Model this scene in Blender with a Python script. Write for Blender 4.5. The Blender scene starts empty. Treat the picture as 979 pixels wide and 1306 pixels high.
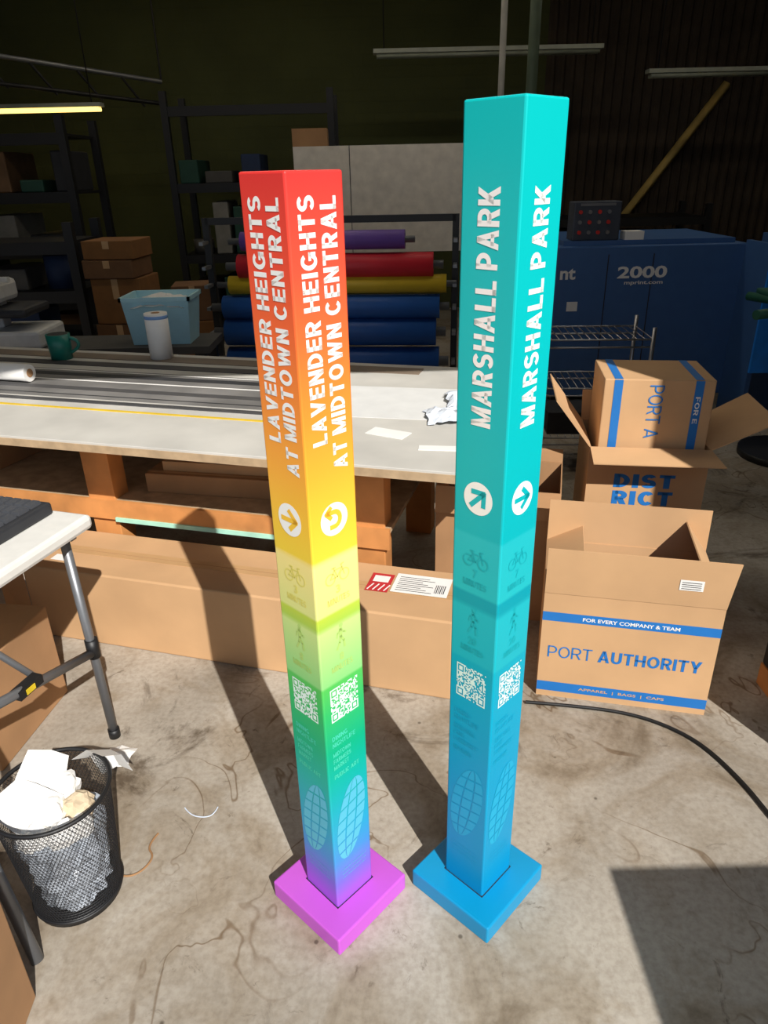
import bpy, bmesh, math, random, os
from mathutils import Vector, Matrix
random.seed(7)
SC=bpy.context.scene
COL=SC.collection

def s2l(c):
    return tuple(((v/255)/12.92 if v/255<=0.04045 else ((v/255+0.055)/1.055)**2.4) for v in c)+(1.0,)

MATS={}
def mat(name,rgb,rough=0.6,metal=0.0,var=0.12,scale=12.0,bump=0.0,spec=0.5,emit=None,estr=0):
    if name in MATS: return MATS[name]
    m=bpy.data.materials.new(name); m.use_nodes=True
    nt=m.node_tree; b=nt.nodes['Principled BSDF']
    b.inputs['Roughness'].default_value=rough
    b.inputs['Metallic'].default_value=metal
    b.inputs['Specular IOR Level'].default_value=spec
    c=s2l(rgb)
    tc=nt.nodes.new('ShaderNodeTexCoord')
    n=nt.nodes.new('ShaderNodeTexNoise'); n.inputs['Scale'].default_value=scale; n.inputs['Detail'].default_value=5
    nt.links.new(tc.outputs['Object'],n.inputs['Vector'])
    r=nt.nodes.new('ShaderNodeValToRGB')
    r.color_ramp.elements[0].position=0.3; r.color_ramp.elements[1].position=0.7
    r.color_ramp.elements[0].color=tuple(v*(1-var) for v in c[:3])+(1,)
    r.color_ramp.elements[1].color=tuple(min(1,v*(1+var)) for v in c[:3])+(1,)
    nt.links.new(n.outputs['Fac'],r.inputs['Fac'])
    nt.links.new(r.outputs['Color'],b.inputs['Base Color'])
    if bump>0:
        bp=nt.nodes.new('ShaderNodeBump'); bp.inputs['Strength'].default_value=bump; bp.inputs['Distance'].default_value=0.01
        nt.links.new(n.outputs['Fac'],bp.inputs['Height']); nt.links.new(bp.outputs['Normal'],b.inputs['Normal'])
    if emit:
        b.inputs['Emission Color'].default_value=s2l(emit); b.inputs['Emission Strength'].default_value=estr
    MATS[name]=m
    return m

def link(o,parent=None):
    COL.objects.link(o)
    if parent is not None: o.parent=parent
    return o
def E(name,loc=(0,0,0),rotz=0):
    o=bpy.data.objects.new(name,None); o.empty_display_size=0.05
    o.location=loc; o.rotation_euler=(0,0,math.radians(rotz)); COL.objects.link(o); return o
def meshobj(name,verts,faces,m,parent=None,loc=(0,0,0),rot=(0,0,0),smooth=False):
    me=bpy.data.meshes.new(name); me.from_pydata([tuple(v) for v in verts],[],faces); me.update()
    if smooth:
        for p in me.polygons: p.use_smooth=True
    me.materials.append(m)
    o=bpy.data.objects.new(name,me); o.location=loc; o.rotation_euler=rot
    return link(o,parent)
def box(name,lo,hi,m,parent=None,loc=(0,0,0),rot=(0,0,0),bevel=0.0):
    bm=bmesh.new(); bmesh.ops.create_cube(bm,size=1)
    for v in bm.verts:
        v.co=Vector([lo[i]+(v.co[i]+0.5)*(hi[i]-lo[i]) for i in range(3)])
    if bevel>0: bmesh.ops.bevel(bm,geom=list(bm.edges),offset=bevel,segments=2,affect='EDGES',profile=0.5)
    me=bpy.data.meshes.new(name); bm.to_mesh(me); bm.free(); me.materials.append(m)
    o=bpy.data.objects.new(name,me); o.location=loc; o.rotation_euler=rot
    return link(o,parent)
def cyl(name,p0,p1,r,m,parent=None,r2=None,seg=24,bevel=0):
    p0=Vector(p0);p1=Vector(p1); d=p1-p0
    bm=bmesh.new(); bmesh.ops.create_cone(bm,cap_ends=True,segments=seg,radius1=r,radius2=r if r2 is None else r2,depth=d.length)
    q=d.to_track_quat('Z','Y').to_matrix().to_4x4()
    bm.transform(Matrix.Translation((p0+p1)/2)@q)
    me=bpy.data.meshes.new(name); bm.to_mesh(me); bm.free(); me.materials.append(m)
    for p in me.polygons: p.use_smooth=len(p.vertices)==4
    o=bpy.data.objects.new(name,me); return link(o,parent)
def tube(name,pts,r,m,parent=None,cyclic=False,smooth=True):
    cu=bpy.data.curves.new(name,'CURVE'); cu.dimensions='3D'; cu.bevel_depth=r; cu.bevel_resolution=3; cu.use_fill_caps=True
    sp=cu.splines.new('NURBS' if smooth else 'POLY'); sp.points.add(len(pts)-1)
    for i,p in enumerate(pts): sp.points[i].co=(p[0],p[1],p[2],1)
    if smooth: sp.order_u=3; sp.use_endpoint_u=True; cu.resolution_u=8
    sp.use_cyclic_u=cyclic
    cu.materials.append(m)
    o=bpy.data.objects.new(name,cu); return link(o,parent)

# ---- heavy sans-serif capitals built as outlines
def comb(*vf):
    V=[];F=[]
    for v,f in vf:
        k=len(V); V+=list(v); F+=[tuple(i+k for i in q) for q in f]
    return V,F
def ribbon(pts,t):
    P=[Vector(p) for p in pts]; V=[];F=[]
    for i,p in enumerate(P):
        d0=(p-P[i-1]).normalized() if i>0 else (P[1]-p).normalized()
        d1=(P[i+1]-p).normalized() if i<len(P)-1 else d0
        if i==0: d0=d1
        n0=Vector((-d0.y,d0.x)); n1=Vector((-d1.y,d1.x)); m=(n0+n1)
        if m.length<1e-6: m=n0
        m.normalize(); s=t/2/max(.5,m.dot(n0))
        V+=[tuple(p+m*s),tuple(p-m*s)]
    for i in range(len(P)-1): F.append((2*i,2*i+1,2*i+3,2*i+2))
    return V,F
def rect(x0,x1,y0,y1): return [(x0,y0),(x1,y0),(x1,y1),(x0,y1)],[(0,1,2,3)]
def diag(x0,y0,x1,y1,t):
    L=math.hypot(x1-x0,y1-y0); h=t/2*L/abs(y1-y0)
    return [(x0-h,y0),(x0+h,y0),(x1+h,y1),(x1-h,y1)],[(0,1,2,3)]
def arcp(cx,cy,rx,ry,a0,a1,n=14):
    return [(cx+rx*math.cos(math.radians(a0+(a1-a0)*i/n)),cy+ry*math.sin(math.radians(a0+(a1-a0)*i/n))) for i in range(n+1)]
def glyph(c,t):
    w={'I':t,'M':.84,'W':1.02,'E':.56,'F':.54,'L':.54,'T':.62,'O':.76,'C':.70,'G':.74,'A':.74,'V':.72,'Y':.70,'K':.68,'S':.62,'R':.64,'P':.62}.get(c,.66)
    l=t/2; r=w-t/2; b=t*.45; T=1-t*.45; hb=t*.9
    vl=rect(0,t,0,1); vr=rect(w-t,w,0,1)
    top=rect(0,w,1-hb,1); bot=rect(0,w,0,hb)
    def bowl(y0,y1,rr):
        ry=(y1-y0)/2; rx=min(ry*1.0,rr)
        return ribbon([(l,y1)]+arcp(r-rx,(y0+y1)/2,rx,ry,90,-90)+[(l,y0)],t*.95)
    hx=t*.56
    if c=='I': g=[rect(0,t,0,1)]
    elif c=='L': g=[vl,bot]
    elif c=='E': g=[vl,bot,top,rect(0,w*.93,.5-hb/2,.5+hb/2)]
    elif c=='F': g=[vl,top,rect(0,w*.9,.46-hb/2,.46+hb/2)]
    elif c=='T': g=[top,rect(w/2-t/2,w/2+t/2,0,1)]
    elif c=='H': g=[vl,vr,rect(0,w,.5-hb/2,.5+hb/2)]
    elif c=='N': g=[vl,vr,diag(r,0,l,1,t*.95)]
    elif c=='M': g=[vl,vr,diag(w/2,0,l+.02,1,t*.85),diag(w/2,0,r-.02,1,t*.85)]
    elif c=='A': g=[diag(hx,0,w/2,1,t),diag(w-hx,0,w/2,1,t),rect(w*.22,w*.78,.2,.2+hb*.85)]
    elif c=='V': g=[diag(w/2,0,hx,1,t),diag(w/2,0,w-hx,1,t)]
    elif c=='W': g=[diag(w*.28,0,hx,1,t*.9),diag(w*.28,0,w/2,1,t*.9),diag(w*.72,0,w/2,1,t*.9),diag(w*.72,0,w-hx,1,t*.9)]
    elif c=='Y': g=[rect(w/2-t/2,w/2+t/2,0,.45),diag(w/2,.38,hx,1,t),diag(w/2,.38,w-hx,1,t)]
    elif c=='K': g=[vl,diag(l+.04,.30,w-hx*1.2,1,t),diag(w-hx*1.1,0,w*.40,.60,t)]
    elif c=='P': g=[vl,bowl(.40,T,.3)]
    elif c=='R': g=[vl,bowl(.46,T,.3),diag(w-hx,0,w*.52,.48,t)]
    elif c=='B': g=[vl,bowl(.51,T,.3),bowl(b,.51,.3)]
    elif c=='D': g=[vl,ribbon([(l,T)]+arcp(r-.33,.5,.33,.5-b,90,-90,20)+[(l,b)],t*.95)]
    elif c=='O': g=[ribbon(arcp(w/2,.5,w/2-l,.5-b,0,360,32),t*.95)]
    elif c=='C': g=[ribbon(arcp(w/2,.5,w/2-l,.5-b,42,318,26),t*.95)]
    elif c=='G': g=[ribbon(arcp(w/2,.5,w/2-l,.5-b,42,330,26),t*.95),rect(w*.52,w,.36,.36+hb*.85),rect(w-t*.85,w,.08,.5)]
    elif c=='U': g=[ribbon([(l,1)]+arcp(w/2,.36,w/2-l,.36-b,180,360,18)+[(r,1)],t)]
    elif c=='S': g=[ribbon(arcp(w/2,(T+.5)/2,w/2-l,(T-.5)/2,25,270,18)+arcp(w/2,(b+.5)/2,w/2-l,(.5-b)/2,90,-155,18)[1:],t*.93)]
    elif c=='Z': g=[top,bot,diag(l,0,r,1,t)]
    else: g=[vl]
    return comb(*g),w
GL=set('ILEFTHNMAVWYKPRBDOCGUSZ ')
def text2d(body,bold=0.02,space=1.0):
    if set(body)<=GL:
        t=.13+bold*2.2; x=0; parts=[]
        for c in body:
            if c==' ': x+=.30; continue
            (v,f),w=glyph(c,t); parts.append(([(p[0]+x,min(1,max(0,p[1]))) for p in v],f)); x+=w+.10
        vs,fs=comb(*parts); X=x-.10
        return [(a/X,b) for a,b in vs],fs
    cu=bpy.data.curves.new('t','FONT'); cu.body=body; cu.size=1; cu.offset=bold; cu.space_character=space; cu.resolution_u=3
    o=bpy.data.objects.new('t',cu); COL.objects.link(o)
    bpy.context.view_layer.update()
    dg=bpy.context.evaluated_depsgraph_get()
    me=bpy.data.meshes.new_from_object(o.evaluated_get(dg))
    vs=[(v.co.x,v.co.y) for v in me.vertices]; fs=[tuple(p.vertices) for p in me.polygons]
    bpy.data.objects.remove(o); bpy.data.meshes.remove(me)
    x0=min(v[0] for v in vs); x1=max(v[0] for v in vs); y0=min(v[1] for v in vs); y1=max(v[1] for v in vs)
    vs=[((x-x0)/(x1-x0),(y-y0)/(y1-y0)) for x,y in vs]
    return vs,fs
def fit(vs,x0,x1,y0,y1): return [(x0+x*(x1-x0),y0+y*(y1-y0)) for x,y in vs]
def rotfit(vs,z0,z1,a0,a1):
    return [(a1-y*(a1-a0),z0+x*(z1-z0)) for x,y in vs]
def disc2d(cx,cy,rx,ry,n=32):
    return [(cx+rx*math.cos(2*math.pi*i/n),cy+ry*math.sin(2*math.pi*i/n)) for i in range(n)],[tuple(range(n))]
def ring2d(cx,cy,r,w,n=28):
    v=[];f=[]
    for i in range(n):
        c,s=math.cos(2*math.pi*i/n),math.sin(2*math.pi*i/n)
        v+=[(cx+r*c,cy+r*s),(cx+(r-w)*c,cy+(r-w)*s)]
        j=(i+1)%n; f.append((2*i,2*j,2*j+1,2*i+1))
    return v,f
def stroke2d(pts,w):
    v=[];f=[]
    for (a,b) in zip(pts[:-1],pts[1:]):
        d=Vector((b[0]-a[0],b[1]-a[1]))
        if d.length<1e-9: continue
        d.normalize(); n=Vector((-d.y,d.x))*w/2; e=d*w*0.3
        k=len(v)
        v+=[(a[0]-e.x+n.x,a[1]-e.y+n.y),(a[0]-e.x-n.x,a[1]-e.y-n.y),(b[0]+e.x-n.x,b[1]+e.y-n.y),(b[0]+e.x+n.x,b[1]+e.y+n.y)]
        f.append((k,k+1,k+2,k+3))
    return v,f
def place(name,vf,origin,ex,ey,m,parent):
    o=Vector(origin); ex=Vector(ex); ey=Vector(ey)
    return meshobj(name,[o+ex*a+ey*b for a,b in vf[0]],vf[1],m,parent)

# ------------------------------------------------------------ materials
WHITE=mat('white_vinyl',(245,245,240),0.5,var=0.02)
CARD=mat('cardboard',(196,156,114),0.85,var=0.09,scale=4,bump=0.05)
CARD2=mat('cardboard_dark',(166,126,88),0.9,var=0.15,scale=5)
TAPE=mat('packing_tape',(190,152,108),0.3,var=0.05)
BLUEPR=mat('blue_print',(25,110,185),0.6,var=0.05)
WOOD=mat('pine_wood',(198,134,76),0.7,var=0.25,scale=6)
WOODD=mat('plywood_edge',(176,150,118),0.8,var=0.2,scale=20)
BLACK=mat('black_metal',(22,22,24),0.5,var=0.1)
DARK=mat('dark_plastic',(40,41,45),0.6,var=0.2)
GREYM=mat('grey_steel',(128,130,134),0.4,metal=0.6,var=0.1)
CHROME=mat('chrome_wire',(170,170,172),0.3,metal=0.9,var=0.05)
PAPER=mat('white_paper',(232,230,226),0.8,var=0.04)
WPLAST=mat('white_plastic',(222,220,214),0.45,var=0.04,scale=30)

# ------------------------------------------------------------ room
def floor_mat():
    m=bpy.data.materials.new('concrete_floor'); m.use_nodes=True; nt=m.node_tree; b=nt.nodes['Principled BSDF']
    tc=nt.nodes.new('ShaderNodeTexCoord')
    def noise(s,d,r=0.6,dist=0,off=0):
        mp=nt.nodes.new('ShaderNodeMapping'); mp.inputs['Location'].default_value=(off,off*.7,0)
        nt.links.new(tc.outputs['Object'],mp.inputs['Vector'])
        n=nt.nodes.new('ShaderNodeTexNoise'); n.inputs['Scale'].default_value=s; n.inputs['Detail'].default_value=d; n.inputs['Roughness'].default_value=r; n.inputs['Distortion'].default_value=dist
        nt.links.new(mp.outputs['Vector'],n.inputs['Vector']); return n
    def ramp(out,e):
        r=nt.nodes.new('ShaderNodeValToRGB'); cr=r.color_ramp
        cr.elements[0].position=e[0][0]; cr.elements[0].color=s2l(e[0][1]); cr.elements[1].position=e[-1][0]; cr.elements[1].color=s2l(e[-1][1])
        for p,c in e[1:-1]:
            q=cr.elements.new(p); q.color=s2l(c)
        nt.links.new(out,r.inputs['Fac']); return r
    n1=noise(1.1,6,0.55,.6); r1=ramp(n1.outputs['Fac'],[(0.32,(150,142,130)),(0.5,(172,163,150)),(0.68,(192,184,172))])
    n2=noise(3.2,12,0.62,.8,3.1); r2=ramp(n2.outputs['Fac'],[(0.30,(180,168,152)),(0.42,(228,221,211)),(0.56,(255,255,255))])
    n3=noise(60,4,0.6,0,1.3); r3=ramp(n3.outputs['Fac'],[(0.3,(228,225,222)),(0.6,(255,255,255))])
    v=nt.nodes.new('ShaderNodeTexVoronoi'); v.inputs['Scale'].default_value=9; v.inputs['Randomness'].default_value=1
    nt.links.new(tc.outputs['Object'],v.inputs['Vector']); r4=ramp(v.outputs['Distance'],[(0.03,(110,98,86)),(0.06,(255,255,255))])
    n5=noise(1.9,10,0.7,1.5,7.7); r5=ramp(n5.outputs['Fac'],[(0.34,(130,116,100)),(0.43,(255,255,255))])
    n6=noise(7,8,0.75,2.5,2.2); r6=ramp(n6.outputs['Fac'],[(0.30,(140,126,110)),(0.39,(255,255,255))])
    # thin wandering scuff lines
    n7=noise(2.6,3,0.5,1.2,5.5); r7=ramp(n7.outputs['Fac'],[(0.490,(255,255,255)),(0.4985,(170,145,115)),(0.507,(255,255,255))])
    n8=noise(1.3,2,0.5,0,9.1); r8=ramp(n8.outputs['Fac'],[(0.50,(0,0,0)),(0.60,(255,255,255))])
    def mul(a,bb,f=1):
        x=nt.nodes.new('ShaderNodeMixRGB'); x.blend_type='MULTIPLY'; x.inputs[0].default_value=f
        nt.links.new(a.outputs['Color'],x.inputs[1]); nt.links.new(bb.outputs['Color'],x.inputs[2]); return x
    x=mul(mul(mul(mul(mul(r1,r2),r3),r4,.7),r5,.8),r6,.7)
    x2=mul(x,r7,1); nt.links.new(r8.outputs['Color'],x2.inputs[0])
    nt.links.new(x2.outputs['Color'],b.inputs['Base Color'])
    b.inputs['Roughness'].default_value=0.62
    return m
XL,XR,YB,YD=-5.2,4.8,9.2,1.0
box('floor',(XL,-7,-0.1),(XR,YB+.1,0),floor_mat())
def wall_mat():
    m=bpy.data.materials.new('olive_wall'); m.use_nodes=True; nt=m.node_tree; b=nt.nodes['Principled BSDF']
    tc=nt.nodes.new('ShaderNodeTexCoord')
    n=nt.nodes.new('ShaderNodeTexNoise'); n.inputs['Scale'].default_value=1.2; n.inputs['Detail'].default_value=6
    bk=nt.nodes.new('ShaderNodeTexBrick'); bk.inputs['Scale'].default_value=2.2; bk.inputs['Mortar Size'].default_value=.012
    mp=nt.nodes.new('ShaderNodeMapping'); mp.inputs['Rotation'].default_value=(math.radians(90),0,0)
    nt.links.new(tc.outputs['Object'],mp.inputs['Vector']); nt.links.new(mp.outputs['Vector'],bk.inputs['Vector'])
    nt.links.new(tc.outputs['Object'],n.inputs['Vector'])
    r=nt.nodes.new('ShaderNodeValToRGB'); r.color_ramp.elements[0].color=s2l((52,56,30)); r.color_ramp.elements[1].color=s2l((88,94,54))
    nt.links.new(n.outputs['Fac'],r.inputs['Fac']); nt.links.new(r.outputs['Color'],b.inputs['Base Color'])
    bp=nt.nodes.new('ShaderNodeBump'); bp.inputs['Strength'].default_value=0.5; bp.inputs['Distance'].default_value=0.02; bp.invert=True
    nt.links.new(bk.outputs['Fac'],bp.inputs['Height']); nt.links.new(bp.outputs['Normal'],b.inputs['Normal']); b.inputs['Roughness'].default_value=0.9
    return m
WALL=wall_mat()
BROWN=mat('brown_panel',(64,54,44),0.8,var=0.3,scale=3)
DKW=mat('dark_wall',(50,49,46),0.9,var=0.2,scale=2)
OUTW=mat('stucco',(150,142,130),0.9,var=0.1,scale=20)
box('wall_back',(XL,YB,0),(XR,YB+.1,4.2),WALL)
box('wall_left',(XL-.1,YD,0),(XL,YB,4.2),DKW)
box('wall_right',(XR,YD,0),(XR+.1,YB,4.2),DKW)
wf=E('wall_front')
box('jamb_right',(1.75,YD-.12,0),(XR,YD,2.8),OUTW,wf)
box('jamb_left',(XL,YD-.12,0),(-3.8,YD,2.8),OUTW,wf)
box('header',(XL,YD-.12,2.8),(XR,YD,4.2),OUTW,wf)
box('ceiling',(XL,YD-.12,4.2),(XR,YB+.1,4.3),mat('dark_ceiling',(30,29,28),0.9))
cp=E('corrugated_panel',(0,YB-.01,0))
V=[];F=[]
n=26
for i in range(n*4+1):
    x=1.9+ (2.88)*i/(n*4); d=[0,0,-.03,-.03][i%4]
    V+=[(x,d-.001,0),(x,d-.001,3.7)]
for i in range(n*4): F.append((2*i,2*i+2,2*i+3,2*i+1))
meshobj('panel',V,F,BROWN,cp)
br=E('painted_sun_streak')  # streak of sunlight on the wall, put in as a yellow-coloured strip
cyl('beam',(3.90,9.10,2.36),(2.9,9.10,1.0),0.05,mat('sun_streak_yellow',(215,185,110),0.8),br,seg=4)
for i,y in enumerate((3.5,6,8.4)):
    box('ceiling_beam' if i==0 else 'ceiling_beam.%03d'%i,(XL,y,3.85),(XR,y+.15,4.2),DKW)
tr=E('roof_truss')
tube('upper_chord',[(-4.9,6.5,2.75),(-2.2,8.6,2.45)],0.022,GREYM,tr,smooth=False)
tube('lower_chord',[(-4.9,6.5,2.5),(-2.2,8.6,2.25)],0.02,BLACK,tr,smooth=False)
for i in range(8):
    t=i/8; t2=(i+.5)/8
    p=lambda t,z:(-4.9+2.7*t,6.5+2.1*t,z-.3*t)
    tube('web_%d'%i,[p(t,2.75),p(t2,2.5)],0.012,BLACK,tr,smooth=False)
tube('hanger',[(-4.9,6.5,2.75),(-4.9,6.5,4.2)],0.01,BLACK,tr,smooth=False)
tube('hanger_2',[(-2.2,8.6,2.45),(-2.2,8.6,3.85)],0.01,BLACK,tr,smooth=False)
PALEM=mat('pale_fixture',(165,170,158),.5)
def fixture(name,x0,x1,y,z,lit,watt=0):
    e=E(name)
    box('housing',(x0,y-.06,z+.02),(x1,y+.06,z+.055),PALEM,e)
    tm=mat('lit_tube',(255,235,170),emit=(255,215,120),estr=2.2) if lit else mat('unlit_tube',(140,146,132),0.3)
    for k in (-.035,.035): cyl('tube',(x0+.03,y+k,z),(x1-.03,y+k,z),.018,tm,e,seg=12)
    for k in (x0+.1,x1-.1): cyl('rod',(k,y,z+.055),(k,y,4.2),.006,BLACK,e,seg=6)
    if watt:  # area lamp, only for the added fill fixtures
        ld=bpy.data.lights.new(name+'_lamp','AREA'); ld.shape='RECTANGLE'; ld.size=x1-x0; ld.size_y=.14; ld.energy=watt; ld.color=(1,.95,.85)
        lo=bpy.data.objects.new('fill_lamp',ld); lo.location=((x0+x1)/2,y,z-.03); link(lo,e)
fixture('fluorescent_light',-4.0,-2.65,8.0,2.17,True)
fixture('fluorescent_light.001',0.0,2.15,7.9,2.54,False)
fixture('fluorescent_light.002',2.6,3.9,7.9,2.33,False)
fixture('added_fill_light',-3.6,-1.4,5.6,3.6,True,6)  # this and the fixtures below: added unseen fill for the dark interior
fixture('added_fill_light.001',-.6,1.6,5.6,3.6,True,10)
fixture('added_fill_light.002',2.0,4.2,5.6,3.6,True,7)
fixture('added_fill_light.003',-2.6,2.2,3.7,3.6,True,12)
fixture('added_fill_light.004',-2.5,-.3,7.4,3.5,True,5)
cyl('steel_pipe',(.80,5.2,0),(.80,5.2,4.2),.020,mat('pale_pipe',(170,168,160),.5))
cyl('steel_pipe.001',(1.01,5.3,0),(1.01,5.3,4.2),.035,mat('green_pipe',(70,84,66),.6))

# ------------------------------------------------------------ totems
def ramp_mat(name,stops,H):
    m=bpy.data.materials.new(name); m.use_nodes=True; nt=m.node_tree; b=nt.nodes['Principled BSDF']
    tc=nt.nodes.new('ShaderNodeTexCoord'); sx=nt.nodes.new('ShaderNodeSeparateXYZ'); mp=nt.nodes.new('ShaderNodeMath'); mp.operation='DIVIDE'; mp.inputs[1].default_value=H
    r=nt.nodes.new('ShaderNodeValToRGB'); cr=r.color_ramp
    nt.links.new(tc.outputs['Object'],sx.inputs[0]); nt.links.new(sx.outputs['Z'],mp.inputs[0]); nt.links.new(mp.outputs[0],r.inputs['Fac'])
    stops=sorted(stops)
    cr.elements[0].position=stops[0][0]/H; cr.elements[0].color=s2l(stops[0][1])
    cr.elements[1].position=stops[-1][0]/H; cr.elements[1].color=s2l(stops[-1][1])
    for z,c in stops[1:-1]:
        q=cr.elements.new(z/H); q.color=s2l(c)
    nt.links.new(r.outputs['Color'],b.inputs['Base Color']); b.inputs['Roughness'].default_value=0.42
    b.inputs['Specular IOR Level'].default_value=0.4
    return m
def qr(seed,n=25):
    rnd=random.Random(seed); V=[];F=[]
    def on(i,j):
        for ci,cj in ((0,0),(n-7,0),(0,n-7)):
            if ci<=i<ci+7 and cj<=j<cj+7:
                a,b=i-ci,j-cj; 
                return a in(0,6) or b in(0,6) or (2<=a<=4 and 2<=b<=4)
        return rnd.random()<0.55
    for i in range(n):
        for j in range(n):
            if on(i,j):
                k=len(V); V+=[(i/n,j/n),((i+1)/n,j/n),((i+1)/n,(j+1)/n),(i/n,(j+1)/n)]; F.append((k,k+1,k+2,k+3))
    return V,F
def arrow(kind,cx,cz,r):
    w=r*0.30
    if kind=='uturn':
        pts=[(cx-r*.35,cz-r*.45),(cx,cz-r*.45)]+[(cx+r*.42*math.sin(t),cz-r*.45*math.cos(t)) for t in [i*math.pi/10 for i in range(1,11)]]+[(cx-r*.5,cz+r*.45)]
        return comb(ribbon(pts,w),stroke2d([(cx-r*.25,cz+r*.75),(cx-r*.58,cz+r*.45),(cx-r*.25,cz+r*.12)],w*.9))
    ang={'right':0,'up':90,'down':-90,'upright':45}[kind]*math.pi/180
    def R(p): return (cx+r*(p[0]*math.cos(ang)-p[1]*math.sin(ang)),cz+r*(p[0]*math.sin(ang)+p[1]*math.cos(ang)))
    return comb(stroke2d([R((-.65,0)),R((.5,0))],w),stroke2d([R((0,.55)),R((.58,0)),R((0,-.55))],w))
def bike(cx,cz,s):
    return comb(ring2d(cx-s*.3,cz-s*.1,s*.22,s*.045),ring2d(cx+s*.3,cz-s*.1,s*.22,s*.045),
      stroke2d([(cx-.3*s,cz-.1*s),(cx-.12*s,cz+.18*s),(cx+.2*s,cz+.18*s),(cx,cz-.1*s),(cx-.3*s,cz-.1*s)],s*.045),
      stroke2d([(cx,cz-.1*s),(cx-.15*s,cz+.26*s)],s*.045),stroke2d([(cx+.3*s,cz-.1*s),(cx+.17*s,cz+.3*s),(cx+.28*s,cz+.32*s)],s*.045),
      stroke2d([(cx-.22*s,cz+.27*s),(cx-.08*s,cz+.27*s)],s*.05))
def walker(cx,cz,s):
    return comb(disc2d(cx+.02*s,cz+.43*s,.08*s,.08*s,16),stroke2d([(cx,cz+.3*s),(cx,cz+.0*s)],s*.13),
      stroke2d([(cx,cz),(cx+.12*s,cz-.2*s),(cx+.15*s,cz-.45*s)],s*.08),stroke2d([(cx,cz),(cx-.06*s,cz-.22*s),(cx-.18*s,cz-.45*s)],s*.08),
      stroke2d([(cx,cz+.28*s),(cx+.14*s,cz+.12*s),(cx+.22*s,cz+.08*s)],s*.06),stroke2d([(cx,cz+.28*s),(cx-.13*s,cz+.16*s),(cx-.17*s,cz+.0*s)],s*.06))
def globe(cx,cz,rx,rz):
    V=[];F=[]
    nx,nz=3,7; g=0.045; N=6; a=math.radians(-8)
    for i in range(nx):
        for j in range(nz):
            x0=-1+2*i/nx+g;x1=-1+2*(i+1)/nx-g
            z0=-1+2*j/nz+(g*.4 if j else 0);z1=-1+2*(j+1)/nz-(g*.4 if j<nz-1 else 0)
            ring=[(x0+(x1-x0)*k/N,z0) for k in range(N)]+[(x1,z0+(z1-z0)*k/N) for k in range(N)]+[(x1-(x1-x0)*k/N,z1) for k in range(N)]+[(x0,z1-(z1-z0)*k/N) for k in range(N)]
            k=len(V)
            for x,z in ring:
                px=rx*x*math.sqrt(max(0,1-z*z)); pz=rz*z+rx*.35*x*math.sqrt(max(0,1-z*z))
                V.append((cx+px*math.cos(a)-pz*math.sin(a),cz+px*math.sin(a)+pz*math.cos(a)))
            F.append(tuple(range(k,k+len(ring))))
    return V,F
W=0.0541
def totem(name,cx,cy,H,rot,brot,stops,basecol,cfg):
    e=E(name,(cx,cy,0),45+rot)
    pm=ramp_mat(cfg['m'],stops,H)
    bmat=mat(cfg['m']+'_base',basecol,0.42,var=0.02)
    hb=.1105
    box('base_plate',(-hb,-hb,0),(hb,hb,.05),bmat,e,rot=(0,0,math.radians(brot-rot)),bevel=.004)
    box('column',(-W,-W,.03),(W,W,H),pm,e,bevel=.0035)
    box('base_slot',(-W-.0022,-W-.0022,.045),(W+.0022,W+.0022,.0505),mat('slot_gap',(30,25,45),.8),e)
    def face(side,off):
        o=W+off
        if side=='R': return (0,-o,0),(1,0,0),(0,0,1)
        return (-o,0,0),(0,-1,0),(0,0,1)
    def deco(side,nm,vf,m,off=.0006): 
        o,ex,ey=face(side,off); place(nm+'_'+side,vf,o,ex,ey,m,e)
    for side in 'LR':
        for (t,z0,z1,a0,a1) in cfg['title']:
            vs,fs=text2d(t,.036); deco(side,'title',(rotfit(vs,z0,z1,a0,a1),fs),WHITE)
        zc,kind=cfg['arrow'][side]; r=.031
        deco(side,'arrow_disc',disc2d(0,zc,r,r,40),WHITE)
        deco(side,'arrow',arrow(kind,0,zc,r),pm,.0010)
        ic=cfg['icon']; i2=cfg['icon2']
        d=cfg['dz']
        deco(side,'bicycle_icon',bike(0,.900+d,.056),ic)
        vs,fs=text2d(cfg['m1'],.03); w=.010*len(cfg['m1']); deco(side,'bike_minutes',(fit(vs,-w/2,w/2,.861+d,.878+d),fs),ic)
        vs,fs=text2d('MINUTES',.02); deco(side,'minutes_label',(fit(vs,-.027,.027,.841+d,.854+d),fs),ic)
        deco(side,'walk_icon',walker(0,.765+d,.058),i2)
        vs,fs=text2d(cfg['m2'],.03); w=.010*len(cfg['m2']); deco(side,'walk_minutes',(fit(vs,-w/2,w/2,.712+d,.729+d),fs),i2)
        vs,fs=text2d('MINUTES',.02); deco(side,'minutes_label_2',(fit(vs,-.027,.027,.692+d,.705+d),fs),i2)
        q=qr(3+len(name)); deco(side,'qr_code',(fit(q[0],-.036,.036,.575+d,.655+d),q[1]),mat('qr_white',(222,240,232),.5,var=.02))
        z=.540+d
        for ln in cfg['lines']:
            if ln:
                vs,fs=text2d(ln,.02); w=.0085*len(ln)*.8; deco(side,'amenity_text',(fit(vs,-.038,-.038+w,z-.0115,z),fs),cfg['lic'])
            z-=.017 if ln else .008
        deco(side,'map_footprint',globe(0,.290+d,.040,.108),cfg['globe'])
        for k in range(3):
            vs,fs=text2d('midtown association | sacramento'[k*2:k*2+22],.0); deco(side,'fine_print',(fit(vs,-.034,.036,.150-k*.012+d,.156-k*.012+d),fs),cfg['globe'])
    return e
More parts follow.
